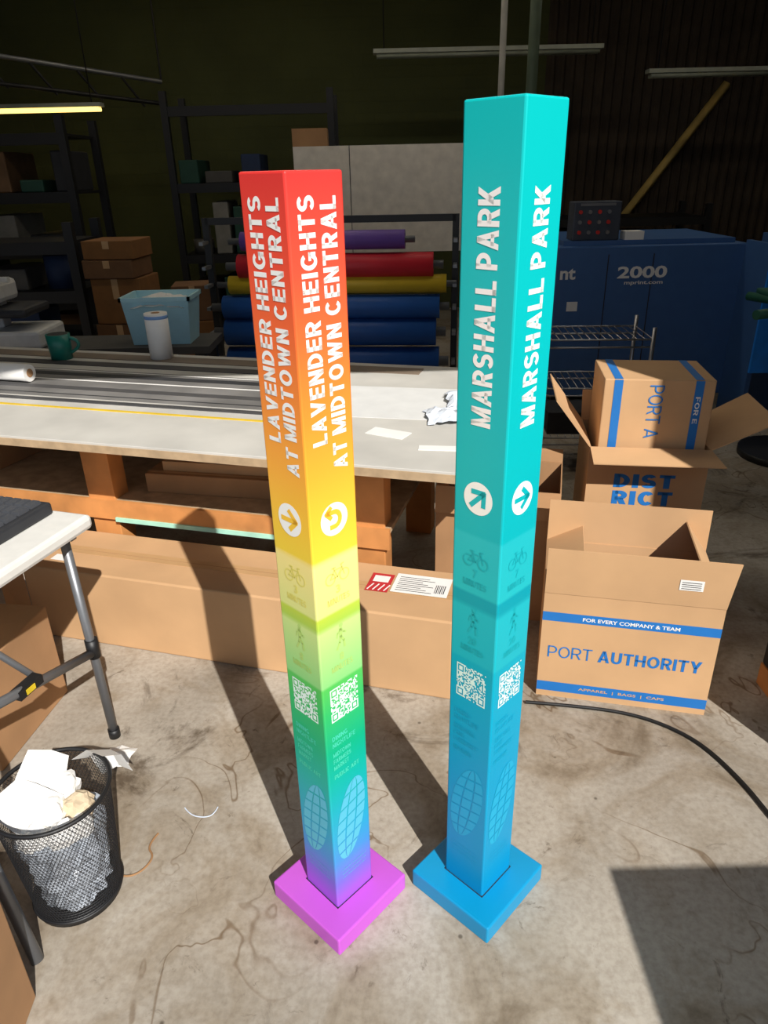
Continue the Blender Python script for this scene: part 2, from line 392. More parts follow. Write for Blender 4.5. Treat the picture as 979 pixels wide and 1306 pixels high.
stopsA=[(0.0,(150,75,200)),(.07,(155,90,212)),(.12,(115,105,210)),(.19,(65,140,208)),(.26,(40,158,198)),(.34,(20,165,180)),(.42,(0,172,155)),(.50,(0,172,125)),(.60,(50,184,100)),(.664,(85,192,85)),
 (.668,(140,208,125)),(.75,(180,217,130)),(.795,(200,222,135)),(.797,(165,202,75)),(.823,(188,207,65)),(.825,(217,222,135)),(.935,(245,224,140)),(.938,(240,208,60)),(1.02,(248,194,55)),(1.10,(248,172,52)),(1.20,(246,146,50)),(1.32,(243,110,52)),(1.42,(238,82,55)),(1.556,(226,56,52))]
stopsB=[(0.0,(0,132,186)),(.15,(0,144,192)),(.40,(0,154,196)),(.60,(0,162,194)),(.684,(0,166,187)),(.686,(24,175,190)),(.807,(27,181,192)),(.809,(0,156,172)),(.835,(0,158,174)),(.837,(32,184,192)),(.96,(32,186,194)),(.962,(0,178,186)),(1.1,(0,184,188)),(1.642,(0,192,190))]
totem('wayfinding_totem',-.125,1.150,1.556,0,2,stopsA,(190,86,200),dict(m='rainbow_wrap',
  title=[('LAVENDER HEIGHTS',1.150,1.524,-.036,-.005),('AT MIDTOWN CENTRAL',1.098,1.522,.006,.037)],
  arrow={'L':(1.010,'right'),'R':(1.010,'uturn')},icon=mat('icon_yellowgreen',(224,214,106),.5,var=.02),icon2=mat('icon_green',(178,209,112),.5,var=.02),m1='3',m2='8',dz=0,
  lines=['DINING','NIGHTLIFE','','MIDTOWN','FARMERS','MARKET','','PUBLIC ART'],lic=mat('text_lightgreen',(75,210,178),.5,var=.02),globe=mat('globe_blue',(85,182,208),.5,var=.02)))
totem('wayfinding_totem.001',.203,1.169,1.642,0,1,stopsB,(0,142,192),dict(m='teal_wrap',
  title=[('MARSHALL PARK',1.165,1.530,-.021,.019)],
  arrow={'L':(1.033,'upright'),'R':(1.033,'right')},icon=mat('icon_teal',(14,173,183),.5,var=.02),icon2=mat('icon_teal',(14,173,183)),m1='7',m2='20',dz=.012,
  lines=['DINING','NIGHTLIFE','','MARSHALL','PARK','COMMUNITY','','MUSEUMS'],lic=mat('text_teal',(0,168,204),.5,var=.02),globe=mat('globe_teal',(22,166,206),.5,var=.02)))

# ------------------------------------------------------------ cardboard
def open_box(name,w,d,h,loc,rotz,flaps,m=CARD,t=.004,z0=0):
    e=E(name,loc,rotz)
    box('wall_a',(0,0,z0),(w,t,h),m,e); box('wall_b',(0,d-t,z0),(w,d,h),m,e)
    box('wall_c',(0,t,z0),(t,d-t,h),m,e); box('wall_d',(w-t,t,z0),(w,d-t,h),m,e)
    box('bottom',(t,t,z0),(w-t,d-t,z0+t),m,e)
    for s,(L,ang,sk) in flaps.items():
        a=math.radians(ang); L0,u=L,math.sin(a)*L; v=math.cos(a)*L
        if s=='front': A,B=(0,0),(w,0); n=(0,-1)
        if s=='back': A,B=(0,d),(w,d); n=(0,1)
        if s=='left': A,B=(0,0),(0,d); n=(-1,0)
        if s=='right': A,B=(w,0),(w,d); n=(1,0)
        P=[(A[0],A[1],h),(B[0],B[1],h),(B[0]+n[0]*u+sk*(B[0]-A[0]),B[1]+n[1]*u+sk*(B[1]-A[1]),h+v),(A[0]+n[0]*u,A[1]+n[1]*u,h+v)]
        o=meshobj('flap_'+s,P,[(0,1,2,3)],m,e)
        so=o.modifiers.new('s','SOLIDIFY'); so.thickness=t; so.offset=0
    return e
def put_text(name,t,x0,x1,z0,z1,m,parent,y=-.0012,bold=.02):
    vs,fs=text2d(t,bold); place(name,(fit(vs,x0,x1,z0,z1),fs),(0,y,0),(1,0,0),(0,0,1),m,parent)
def quad(name,x0,x1,z0,z1,m,parent,y=-.0006):
    place(name,([(x0,z0),(x1,z0),(x1,z1),(x0,z1)],[(0,1,2,3)]),(0,y,0),(1,0,0),(0,0,1),m,parent)

pb=open_box('open_cardboard_box',.514,.35,.39,(.4826,1.846,0),-13.3,{'front':(.155,3,.03),'back':(.15,2,0),'left':(.13,-62,0),'right':(.13,-35,0)})
quad('print_band_top',0,.514,.290,.322,BLUEPR,pb); put_text('band_text','FOR EVERY COMPANY & TEAM',.12,.40,.299,.312,PAPER,pb)
put_text('brand_word','PORT',.025,.160,.155,.198,BLUEPR,pb,bold=-.01); put_text('brand_word_2','AUTHORITY',.178,.48,.155,.198,BLUEPR,pb,bold=.025)
quad('print_band_bottom',0,.514,.022,.058,BLUEPR,pb); put_text('band_text_2','APPAREL  |  BAGS  |  CAPS',.13,.39,.033,.046,CARD,pb)
place('sticker',([(0,0),(.065,0),(.065,.035),(0,.035)],[(0,1,2,3)]),(.375,-.0065,.445),(1,0,0),(0,-.05,1),PAPER,pb)
place('sticker_print',comb(*[stroke2d([(.006,.006+k*.007),(.058,.006+k*.007)],.002) for k in range(4)]),(.375,-.0075,.445),(1,0,0),(0,-.05,1),DARK,pb)
box('bag_inside',(.12,.10,.05),(.42,.30,.36),mat('purple_fabric',(110,90,140),.9),pb,bevel=.03)

db=open_box('open_cardboard_box.001',.43,.34,.61,(.775,2.50,0),-9,{'front':(.13,98,.05),'left':(.22,38,.15),'right':(.24,62,.1),'back':(.12,20,0)},m=CARD)
put_text('print_word','DIST',.10,.32,.452,.507,BLUEPR,db,bold=.055); put_text('print_word_2','RICT',.10,.32,.380,.438,BLUEPR,db,bold=.055)
ub=E('cardboard_box',(.80,2.52,0),-9)
box('carton',(.01,.01,.50),(.395,.31,.86),CARD,ub,bevel=.004)
for x in (.045,.325):
    quad('blue_band',x,x+.03,.50,.858,BLUEPR,ub,y=.0085)
    place('blue_band_top',([(x,.012),(x+.03,.012),(x+.03,.308),(x,.308)],[(0,1,2,3)]),(0,0,.8608),(1,0,0),(0,1,0),BLUEPR,ub)
vs,fs=text2d('PORT A',-.01); place('print',([( .17+y*.05, .84-x*.20) for x,y in vs],fs),(0,.008,0),(1,0,0),(0,0,1),BLUEPR,ub)
vs,fs=text2d('FOR E',.02); place('print_2',([( .332+y*.016, .80-x*.10) for x,y in vs],fs),(0,.0078,0),(1,0,0),(0,0,1),PAPER,ub)
box('inner_support',(.02,.02,.005),(.38,.30,.50),CARD2,ub)
mb=open_box('open_cardboard_box.002',.44,.30,.53,(.19,2.36,0),-14,{'front':(.1,168,0),'back':(.1,80,0)},m=CARD2)

lb=E('long_cardboard_box',(.203,1.825,0),-15.85)
Lb=1.58
box('carton',(-Lb,0,0),(0,.30,.30),CARD,lb,bevel=.006)
box('tape_strip',(-Lb,.125,.2995),(0,.175,.3008),TAPE,lb)
box('seam',(-Lb,.149,.3006),(0,.151,.3012),CARD2,lb)
meshobj('open_end_flap',[(-Lb,0,.0),(-Lb,0,.29),(-Lb-.05,-.06,.27),(-Lb-.03,-.08,.02)],[(0,1,2,3)],CARD2,lb)
meshobj('open_end_flap_2',[(-Lb,.3,.29),(-Lb,.0,.29),(-Lb-.10,.02,.25),(-Lb-.09,.27,.23)],[(0,1,2,3)],CARD,lb)
def topq(nm,x0,x1,y0,y1,m,parent,z): place(nm,([(x0,y0),(x1,y0),(x1,y1),(x0,y1)],[(0,1,2,3)]),(0,0,z),(1,0,0),(0,1,0),m,parent)
topq('shipping_label',-.235,-.045,.13,.25,PAPER,lb,.3018)
place('label_print',comb(*[stroke2d([(-.22,.145+k*.012),(-.10-.02*(k%3),.145+k*.012)],.003) for k in range(8)],*[stroke2d([(-.09+k*.006,.15),(-.09+k*.006,.2)],.002+.001*(k%2)) for k in range(6)]),(0,0,.3024),(1,0,0),(0,1,0),DARK,lb)
topq('red_label',-.320,-.242,.12,.235,mat('red_print',(190,45,50),.6),lb,.3018)
for k in range(4): place('red_label_stripe',stroke2d([(-.312+k*.019,.128),(-.300+k*.019,.165)],.005),(0,0,.3022),(1,0,0),(0,1,0),PAPER,lb)
topq('red_label_panel',-.308,-.254,.18,.22,PAPER,lb,.3023)
topq('small_sticker',-1.50,-1.44,.06,.10,PAPER,lb,.3012)

# ------------------------------------------------------------ big work table
wt=E('work_table',(.353,1.873,0),-15.95)
TL=3.0; TH=.76
box('top',(-TL,0,TH-.03),(0,1.22,TH),mat('table_top_laminate',(194,191,184),.55,var=.12,scale=4),wt,bevel=.002)
box('top_edge',(-TL,-.004,TH-.034),(0,.0,TH-.008),WOODD,wt)
for i,s in enumerate((.50,1.59,2.75)):
    for j,n in enumerate((.26,1.05)):
        box('leg_%d_%d'%(i,j),(-s-.06,n,0),(-s+.06,n+.09,TH-.03),WOOD,wt,bevel=.003)
box('apron_front',(-TL+.1,.36,TH-.12),(-.35,.40,TH-.03),WOOD,wt)
box('apron_back',(-TL+.1,1.01,TH-.12),(-.2,1.05,TH-.03),WOOD,wt)
box('lower_rail_front',(-TL+.1,.245,.34),(-.42,.26,.42),WOOD,wt)
box('lower_shelf',(-TL+.1,.26,.40),(-.42,1.14,.418),WOODD,wt)
box('mint_strip',(-1.53,.238,.335),(-.55,.246,.352),mat('mint_strip',(170,225,205),.5),wt)
def TW(s,n,z):
    a=math.radians(-15.95); x,y=-s,n
    return (.353+x*math.cos(a)-y*math.sin(a),1.873+x*math.sin(a)+y*math.cos(a),z)
def lbl(parent,x0,y0,w,h,z):
    topq('label',x0,x0+w,y0,y0+h,PAPER,parent,z)
    place('label_print',comb(*[stroke2d([(x0+.012,y0+.012+k*.014),(x0+w*.8-.02*(k%2),y0+.012+k*.014)],.004) for k in range(int((h-.015)/.014))]),(0,0,z+.0006),(1,0,0),(0,1,0),DARK,parent)
sb=E('flat_cardboard_carton',TW(1.45,.36,.418),-12)
box('carton',(0,0,0),(.60,.30,.08),CARD2,sb,bevel=.004)
box('carton_upper',(.06,.04,.08),(.50,.28,.12),CARD,sb,bevel=.003)
lbl(sb,.14,.07,.12,.07,.1206)
box('tape_strip',(0,.02,.0798),(.60,.04,.0805),TAPE,sb)
sb2=E('flat_cardboard_carton.001',TW(.80,.5,.418),-14)
box('carton',(-.25,0,0),(.28,.40,.12),CARD2,sb2,bevel=.004); box('tape_strip',(-.25,.18,.1198),(.28,.22,.1205),TAPE,sb2); lbl(sb2,-.15,.05,.1,.07,.1206)
sb3=E('flat_cardboard_carton.002',TW(2.5,.45,.418),-20)
box('carton',(-.25,0,0),(.28,.40,.12),CARD2,sb3,bevel=.004); box('tape_strip',(-.25,.18,.1198),(.28,.22,.1205),TAPE,sb3)

def sheet(name,s0,s1,n0,n1,m,z=.0015,rot=0):
    e=E(name,TW((s0+s1)/2,(n0+n1)/2,TH),-15.95+rot)
    w,d=abs(s1-s0)/2,abs(n1-n0)/2
    box('sheet',(-w,-d,0),(w,d,z),m,e); return e
bs=sheet('printed_banner',.85,2.7,.45,.86,mat('banner_grey',(112,110,108),.6,var=.4,scale=3))
for k,(yy,ww,mm) in enumerate(((-.17,.01,DARK),(-.10,.045,mat('banner_mid',(70,69,70),.6)),(.03,.012,PAPER),(.10,.05,DARK),(.18,.01,PAPER))):
    box('banner_line_%d'%k,(-.9+.1*(k%3),yy,.0015),(.9-.12*(k%2),yy+ww,.0020),mm,bs)
sheet('aluminium_straightedge',.70,2.7,.395,.425,mat('dark_rule',(70,70,72),.4),z=.004)
sheet('yellow_tape_measure',.80,2.6,.318,.332,mat('yellow_tape',(215,180,45),.5),z=.003)
sheet('paper_sheet',.18,.75,.45,.85,mat('light_paper',(212,212,210),.8,var=.05),rot=4)
sheet('paper_sheet.001',.36,.50,.26,.33,PAPER,z=.002,rot=-14)
sheet('paper_sheet.002',.14,.30,.17,.21,PAPER,z=.002,rot=8)
sheet('banner_strip',.9,2.8,.93,1.0,mat('banner_dark',(60,58,60),.6,var=.3,scale=3),z=.003)
sheet('banner_strip.001',.5,2.8,1.06,1.16,mat('banner_tan',(120,105,90),.6,var=.3,scale=3),z=.003)
def crumple(name,loc,size,seed,m,parent=None,h=.5,n=9):
    rnd=random.Random(seed); V=[];F=[]
    for i in range(n+1):
        for j in range(n+1):
            x=(i/n-.5);y=(j/n-.5)
            z=h*(.55-(x*x+y*y)*1.2)*(.5+rnd.random()*.7)
            V.append((size*(x+rnd.uniform(-.05,.05)),size*(y+rnd.uniform(-.05,.05)),max(0.002,size*z)))
    for i in range(n):
        for j in range(n):
            a=i*(n+1)+j; F+= [(a,a+1,a+n+2),(a,a+n+2,a+n+1)]
    return meshobj(name,V,F,m,parent,loc=loc)
PLB=mat('clear_plastic',(215,222,232),.25,var=.05)
crumple('crumpled_plastic_wrap',TW(.26,.50,TH+.002),.17,3,PLB,h=.35)
crumple('crumpled_plastic_wrap.001',TW(.22,.72,TH+.002),.18,4,PLB,h=.5)
pr=E('paper_roll',TW(2.2,.62,TH+.042),-15.95); cyl('roll',(-.6,0,0),(0.08,0,0),.037,PAPER,pr); cyl('core',(.06,0,0),(.082,0,0),.018,CARD2,pr)
def towel(name,loc):
    e=E(name,loc); cyl('paper',(0,0,0),(0,0,.215),.054,PAPER,e,seg=40); cyl('core',(0,0,.214),(0,0,.2165),.02,CARD2,e); cyl('wrap_band',(0,0,.19),(0,0,.205),.0545,mat('towel_print',(120,160,215),.6),e,seg=40)
towel('paper_towel_roll',(-1.06,3.46,TH))
mg=E('teal_mug',(-1.56,3.50,TH))
TEAL=mat('teal_ceramic',(30,120,105),.35)
cyl('body',(0,0,0),(0,0,.12),.05,TEAL,mg,r2=.056,seg=40); cyl('opening',(0,0,.1195),(0,0,.1205),.048,DARK,mg)
tube('handle',[(.05,0,.10),(.09,0,.095),(.095,0,.05),(.05,0,.03)],.008,TEAL,mg)

# ------------------------------------------------------------ back bench + bin + press
bb=E('back_bench',(-3.4,3.98,0))
box('top',(0,0,.66),(2.45,.38,.70),mat('dark_bench',(72,70,66),.7),bb)
for x in (.03,1.2,2.36):
    for y in (.03,.30): box('leg',(x,y,0),(x+.06,y+.05,.66),BLACK,bb)
bn=E('plastic_storage_bin',(-1.23,4.17,.70))
BIN=mat('cyan_bin_plastic',(175,222,234),.35,var=.05)
def frus(name,w0,d0,w1,d1,h,m,parent,t=.006,z=0):
    bm=bmesh.new()
    o0=[bm.verts.new((sx*w0,sy*d0,z)) for sx,sy in((-1,-1),(1,-1),(1,1),(-1,1))]
    o1=[bm.verts.new((sx*w1,sy*d1,z+h)) for sx,sy in((-1,-1),(1,-1),(1,1),(-1,1))]
    bm.faces.new(o0[::-1])
    for i in range(4): bm.faces.new((o0[i],o0[(i+1)%4],o1[(i+1)%4],o1[i]))
    me=bpy.data.meshes.new(name); bm.to_mesh(me); bm.free(); me.materials.append(m)
    o=bpy.data.objects.new(name,me); so=o.modifiers.new('s','SOLIDIFY'); so.thickness=t
    return link(o,parent)
frus('tub',.16,.11,.185,.14,.25,BIN,bn)
for a in ((-.195,-.15,.195,-.135),(-.195,.135,.195,.15),(-.195,-.15,-.18,.15),(.18,-.15,.195,.15)): box('rim',(a[0],a[1],.24),(a[2],a[3],.262),BIN,bn)
crumple('contents',(0,0,.20),.30,5,PAPER,bn,h=.35)
sp=E('heat_press',(-2.08,4.18,.70))
LG=mat('light_grey_plastic',(200,200,198),.5)
box('base',(-.25,-.19,0),(.2,.17,.10),LG,sp,bevel=.02)
box('arm',(-.15,-.05,.10),(-.05,.05,.32),LG,sp,bevel=.01)
box('upper_housing',(-.26,-.15,.24),(.0,.12,.36),LG,sp,bevel=.03)
box('platen',(-.22,-.18,.17),(.15,.15,.22),DARK,sp,bevel=.02)
tube('handle',[(-.1,0,.34),(.0,-.2,.38),(.12,-.22,.38)],.015,LG,sp)

# ------------------------------------------------------------ vinyl roll rack
rk=E('vinyl_roll_rack',(-.98,4.66,0),-6)
def roll(nm,x0,x1,z,r,col):
    cyl(nm,(x0,0,z),(x1,0,z),r,mat('vinyl_'+nm,col,.45,var=.05),rk,seg=32)
    cyl(nm+'_core',(x0-.08,0,z),(x1+.06,0,z),r*.35,GREYM,rk,seg=16)
roll('purple',.15,1.15,1.19,.055,(115,82,170)); roll('red',.12,1.32,1.045,.072,(220,45,60)); roll('yellow',.05,1.40,.935,.055,(225,190,50))
roll('blue',.0,1.36,.80,.072,(45,100,180)); roll('blue_dark',.0,1.34,.645,.085,(38,90,165)); roll('navy',.0,1.36,.46,.09,(35,85,160)); roll('navy_low',.0,1.36,.26,.09,(25,45,120))
for x in (-.10,1.45):
    box('upright',(x-.02,.10,0),(x+.02,.14,1.32),BLACK,rk)
    box('foot',(x-.02,-.15,0),(x+.02,.3,.04),BLACK,rk)
    for z in (1.19,1.045,.935,.80,.645,.46,.26): box('bracket',(x-.012,-.02,z-.02),(x+.012,.10,z+.0),GREYM,rk)
box('crossbar',(-.10,.10,1.28),(1.45,.14,1.32),BLACK,rk)
box('crossbar_low',(-.10,.10,.05),(1.45,.14,.09),BLACK,rk)

wb=E('white_panel_board',(-.62,6.0,0))
box('panel',(0,0,.98),(1.55,.03,1.74),mat('grey_white_panel',(225,218,206),.7),wb); box('panel_seam',(.42,-.002,.98),(.425,0,1.74),DARK,wb)
for x in (.03,1.48): box('stand',(x,.03,0),(x+.04,.07,1.74),BLACK,wb)
box('box_on_top',(.0,0,1.74),(.26,.2,1.86),CARD2,wb)

JG=[mat('junk_grey',(80,78,75),.7),mat('junk_green',(32,72,60),.7),mat('junk_white',(130,128,122),.7),mat('junk_blue',(36,54,88),.7),mat('junk_brown',(110,82,56),.8),DARK]
def rack(name,x,y,w,d,h,levels,seed,fill=True):
    e=E(name,(x,y,0)); rnd=random.Random(seed)
    for px in (0,w):
        for py in (0,d): box('upright',(px-.03,py-.03,0),(px+.03,py+.03,h),BLACK,e)
    for k in range(levels):
        z=.15+(h-.35)*k/(levels-1)
        box('beam',(0,-.02,z),(w,.02,z+.08),BLACK,e); box('deck',(0,0,z+.06),(w,d,z+.08),BLACK,e)
        if fill and k<levels-1:
            xx=.05
            while xx<w-.12:
                bw=rnd.uniform(.10,.32); bh=rnd.uniform(.08,(h-.35)/(levels-1)*.75)
                if xx+bw>w: break
                if rnd.random()<.3: cyl('stored_tub',(xx+bw/2,.2,z+.08),(xx+bw/2,.2,z+.08+bh),min(bw/2,.1),JG[rnd.randrange(6)],e)
                else: box('stored_carton',(xx,.05,z+.08),(xx+bw,d-.1,z+.08+bh),JG[rnd.randrange(6)],e,bevel=.01)
                xx+=bw+rnd.uniform(.02,.10)
    return e
rack('pallet_rack',-4.3,6.2,1.9,.7,2.0,5,2)
rack('pallet_rack.001',-1.9,7.4,1.5,.7,2.25,4,5)
rack('pallet_rack.002',-3.0,5.1,.95,.5,1.3,4,9)
rack('pallet_rack.003',1.5,7.9,1.9,.7,1.2,3,11)
def carton(name,x,y,w,d,hs,rz,cols):
    e=E(name,(x,y,0),rz); z=0
    for k,h in enumerate(hs):
        o=.012*((k*7)%3-1)
        box('carton_%d'%k,(o,o,z),(w+o,d+o,z+h-.004),cols[k%len(cols)],e,bevel=.005)
        box('tape_%d'%k,(w*.42+o,-.0015+o,z+h*.55),(w*.55+o,.002+o,z+h-.006),TAPE,e)
        z+=h
OB=mat('ochre_carton',(128,86,44),.85)
OB2=mat('ochre_carton_dark',(112,78,48),.85)
carton('carton_stack',-1.95,5.0,.34,.35,[.35,.3,.3,.12,.12],-5,[OB,OB2])
carton('carton_stack.001',-1.50,5.3,.30,.3,[.3,.3,.25],8,[OB2,OB])

# ------------------------------------------------------------ blue machine
bm_=E('conveyor_dryer',(1.14,4.8,0),0)
MB=mat('machine_blue',(62,98,150),.4,var=.05)
box('cabinet',(.0,0,.12),(1.22,.9,1.10),MB,bm_,bevel=.01)
box('hood',(.05,.05,1.10),(1.15,.85,1.13),MB,bm_)
for x in (.33,.62): box('door_gap',(x,-.003,.2),(x+.006,.001,1.05),DARK,bm_)
for x in (.05,1.12): 
    for y in (.05,.8): box('foot',(x,y,0),(x+.06,y+.06,.12),BLACK,bm_)
put_text('model_number','2000',.40,.72,.90,.975,PAPER,bm_,y=-.004,bold=.03); put_text('web_address','mprint.com',.45,.70,.855,.885,PAPER,bm_,y=-.004)
put_text('brand_part','nt',.03,.13,.90,.97,PAPER,bm_,y=-.004,bold=.03)
box('control_panel',(.10,.05,1.13),(.40,.2,1.36),mat('panel_slate',(60,66,78),.5),bm_,bevel=.008)
RB=mat('red_button',(200,45,40),.4)
for i in range(4):
    for j in range(3): cyl('button',(.14+i*.06,.05,1.18+j*.06),(.14+i*.06,.035,1.18+j*.06),.012,[RB,GREYM,RB,CHROME][(i+j)%4],bm_,seg=12)
box('display_strip',(.14,.046,1.335),(.36,.052,1.35),GREYM,bm_)
box('status_box',(.44,.05,1.13),(.56,.16,1.18),PAPER,bm_)
box('bright_side_panel',(1.20,-.35,.35),(1.55,-.33,1.12),mat('bright_blue_panel',(40,140,245),.35),bm_)  # blue brightened in its colour in place of sunlight on the panel
box('side_panel_frame',(1.55,-.35,.0),(1.58,.5,1.12),MB,bm_)
box('side_panel_frame_2',(1.20,-.33,.0),(1.23,.0,1.12),MB,bm_)
box('warning_label',(.09,-.003,.70),(.16,.0,.76),PAPER,bm_)
ws=E('wire_shelf_cart',(.86,3.75,0),-4)
for x in (0,.56):
    for y in (0,.36): cyl('post',(x,y,0),(x,y,.80),.011,CHROME,ws,seg=10)
for z in (.2,.48,.74):
    for y in (0,.36): 
        cyl('edge_wire',(0,y,z),(.56,y,z),.005,CHROME,ws,seg=6); cyl('edge_wire_low',(0,y,z-.04),(.56,y,z-.04),.005,CHROME,ws,seg=6)
    for i in range(15): cyl('wire',(.56*i/14,0,z),(.56*i/14,.36,z),.003,CHROME,ws,seg=5)
box('stored_binder',(.06,.05,.205),(.4,.3,.33),DARK,ws)
pc=E('screen_press',(2.35,3.9,0))
GR=mat('green_machine',(35,90,70),.5)
cyl('column',(0,0,0),(0,0,.9),.05,BLACK,pc); cyl('foot',(0,0,0),(0,0,.04),.25,BLACK,pc)
for k in range(4):
    a=k*math.pi/2+.4; cyl('arm',(0,0,.85),(.45*math.cos(a),.45*math.sin(a),.85),.025,GR,pc)
box('platen',(-.25,-.2,.90),(.15,.2,.93),GR,pc,bevel=.01)

# ------------------------------------------------------------ white folding table
ft=E('folding_table',(-.785,1.735,0),-17.5)
box('top',(-1.3,-.66,.70),(0,0,.74),WPLAST,ft,bevel=.012)
box('frame_rail',(-1.2,-.05,.675),(-.04,-.03,.70),GREYM,ft); box('frame_rail_2',(-1.2,-.63,.675),(-.04,-.61,.70),GREYM,ft)
cyl('leg_a',(-.06,-.055,.70),(-.045,-.055,.0),.013,GREYM,ft); cyl('leg_a_sleeve',(-.05,-.055,.30),(-.05,-.055,.36),.018,BLACK,ft); cyl('leg_a_foot',(-.045,-.055,0),(-.045,-.055,.03),.017,BLACK,ft)
cyl('leg_b',(-.02,-.60,.70),(.22,-.70,.0),.014,GREYM,ft)
cyl('leg_c',(-1.2,-.055,.70),(-1.2,-.055,0),.013,GREYM,ft); cyl('leg_d',(-1.2,-.6,.70),(-1.2,-.6,0),.013,GREYM,ft)
cyl('crossbar',(-.05,-.055,.315),(-.05,-.62,.46),.013,GREYM,ft)
cyl('hinge_brace',(-.05,-.25,.36),(-.45,-.33,.69),.009,GREYM,ft)
box('hinge_plate',(-.065,-.34,.37),(-.035,-.26,.395),BLACK,ft); box('hinge_label',(-.034,-.32,.375),(-.032,-.29,.39),mat('yellow_label',(220,190,40),.5),ft)
kb=E('computer_keyboard',(-.885,1.752,.74),-17.5)
box('tray',(-.5,-.30,0),(0,-.01,.035),DARK,kb,bevel=.008)
KEY=mat('keycap_grey',(70,72,77),.5)
V=[];F=[]
for i in range(16):
    for j in range(6):
        x=-.485+i*.0295;y=-.285+j*.044
        c=[(x,y,.035),(x+.025,y,.035),(x+.025,y+.037,.035),(x,y+.037,.035),(x+.002,y+.002,.044),(x+.023,y+.002,.044),(x+.023,y+.035,.044),(x+.002,y+.035,.044)]
        k=len(V);V+=c;F+=[tuple(k+q for q in f) for f in((4,5,6,7),(0,1,5,4),(1,2,6,5),(2,3,7,6),(3,0,4,7))]
meshobj('keys',V,F,KEY,kb)

c1=E('cardboard_box.001',(-1.56,1.62,0),-8); box('carton',(0,0,0),(.44,.36,.34),CARD2,c1,bevel=.005); box('tape_strip',(.19,0,.3395),(.25,.36,.3408),TAPE,c1); box('tape_strip_front',(.19,-.001,.25),(.25,.001,.34),TAPE,c1)
c2=E('cardboard_box.002',(-1.235,.54,0),3); box('carton',(0,0,0),(.50,.36,.34),CARD2,c2,bevel=.005); box('tape_strip',(.22,0,.3395),(.28,.36,.3408),TAPE,c2); box('tape_strip_front',(.22,-.001,.25),(.28,.001,.34),TAPE,c2)

# ------------------------------------------------------------ wastebasket
bk=E('mesh_wastebasket',(-.757,1.175,0))
def cone_mesh(name,r0,r1,z0,z1,nseg,nring,m,parent,twist=0):
    V=[];F=[]
    for j in range(nring+1):
        t=j/nring; r=r0+(r1-r0)*t; z=z0+(z1-z0)*t
        for i in range(nseg):
            a=2*math.pi*(i+(.5 if j%2 else 0))/nseg; V.append((r*math.cos(a),r*math.sin(a),z))
    for j in range(nring):
        for i in range(nseg):
            a=j*nseg+i;b=j*nseg+(i+1)%nseg;c=a+nseg;d=b+nseg
            if j%2==0: F+=[(a,b,c),(b,d,c)]
            else: F+=[(a,d,c),(a,b,d)]
    return meshobj(name,V,F,m,parent)
o=cone_mesh('mesh_wall',.098,.124,.02,.32,80,34,BLACK,bk)
wm=o.modifiers.new('w','WIREFRAME'); wm.thickness=.0012; wm.use_replace=True
cyl('bottom',(0,0,0),(0,0,.02),.099,BLACK,bk,seg=40)
def circ(r,z,n=40): return [(r*math.cos(2*math.pi*i/n),r*math.sin(2*math.pi*i/n),z) for i in range(n)]
tube('rim',circ(.126,.325),.005,BLACK,bk,cyclic=True); tube('bottom_ring',circ(.100,.015),.004,BLACK,bk,cyclic=True)
BAG=mat('bag_plastic',(175,182,192),.3,var=.3,scale=25)
rnd=random.Random(2); V=[];F=[]
ns,nr=36,10
for j in range(nr+1):
    t=j/nr
    for i in range(ns):
        a=2*math.pi*i/ns; r=(.082+.022*t)*(1-.22*rnd.random()); V.append((r*math.cos(a),r*math.sin(a),.024+.20*t))
V.append((0,0,.22))
for j in range(nr):
    for i in range(ns): F.append((j*ns+i,j*ns+(i+1)%ns,(j+1)*ns+(i+1)%ns,(j+1)*ns+i))
for i in range(ns): F.append((nr*ns+i,nr*ns+(i+1)%ns,len(V)-1))
meshobj('bin_liner',V,F,BAG,bk)
def wad(name,loc,size,seed,m,parent):
    # balled-up paper: faceted lump with sharp folds
    rnd=random.Random(seed); bm=bmesh.new(); bmesh.ops.create_icosphere(bm,subdivisions=3,radius=1)
    dirs=[Vector((rnd.gauss(0,1),rnd.gauss(0,1),rnd.gauss(0,1))).normalized() for _ in range(16)]
    for v in bm.verts:
        q=v.co.normalized(); s=min(.95/max(.55,q.dot(dd)) if q.dot(dd)>.55 else 1.6 for dd in dirs); s=min(s,1.35)
        v.co=q*s*size*(.82+.22*rnd.random())
    me=bpy.data.meshes.new(name); bm.to_mesh(me); bm.free(); me.materials.append(m)
    o=bpy.data.objects.new(name,me); o.location=loc; o.rotation_euler=(seed,seed*2,seed*.7); return link(o,parent)
BUFF=mat('buff_paper',(205,185,155),.8)
for k,(x,y,z,s) in enumerate(((-.045,.045,.265,.036),(.0,.055,.27,.032),(-.06,-.005,.25,.034),(.045,.02,.255,.034),(-.01,-.01,.262,.036),(.03,-.05,.245,.032),(-.035,-.055,.243,.034),(.06,-.02,.24,.028))):
    wad('paper_wad_%d'%k,(x,y,z),s,k+3,BUFF if k==3 else PAPER,bk)
def folded(name,pts,m,parent,loc,rot):
    return meshobj(name,pts,[(0,1,4,3),(1,2,5,4),(3,4,7,6),(4,5,8,7)],m,parent,loc=loc,rot=rot)
fp=[(-.05,-.06,.0),(0,-.055,.022),(.045,-.06,.0),(-.055,0,.01),(.005,.0,.034),(.05,.005,.012),(-.04,.06,-.01),(.01,.065,.014),(.05,.05,-.012)]
folded('paper_sheet_0',fp,PAPER,bk,(-.05,.06,.30),(1.0,.35,.3))
folded('paper_sheet_1',fp,PAPER,bk,(-.055,-.01,.285),(.5,-.6,1.2))
folded('paper_sheet_2',fp,PAPER,bk,(.085,.085,.318),(-.6,.95,.6))
crumple('paper_scrap',(-.80,1.60,.001),.08,9,PAPER,h=.6,n=4)

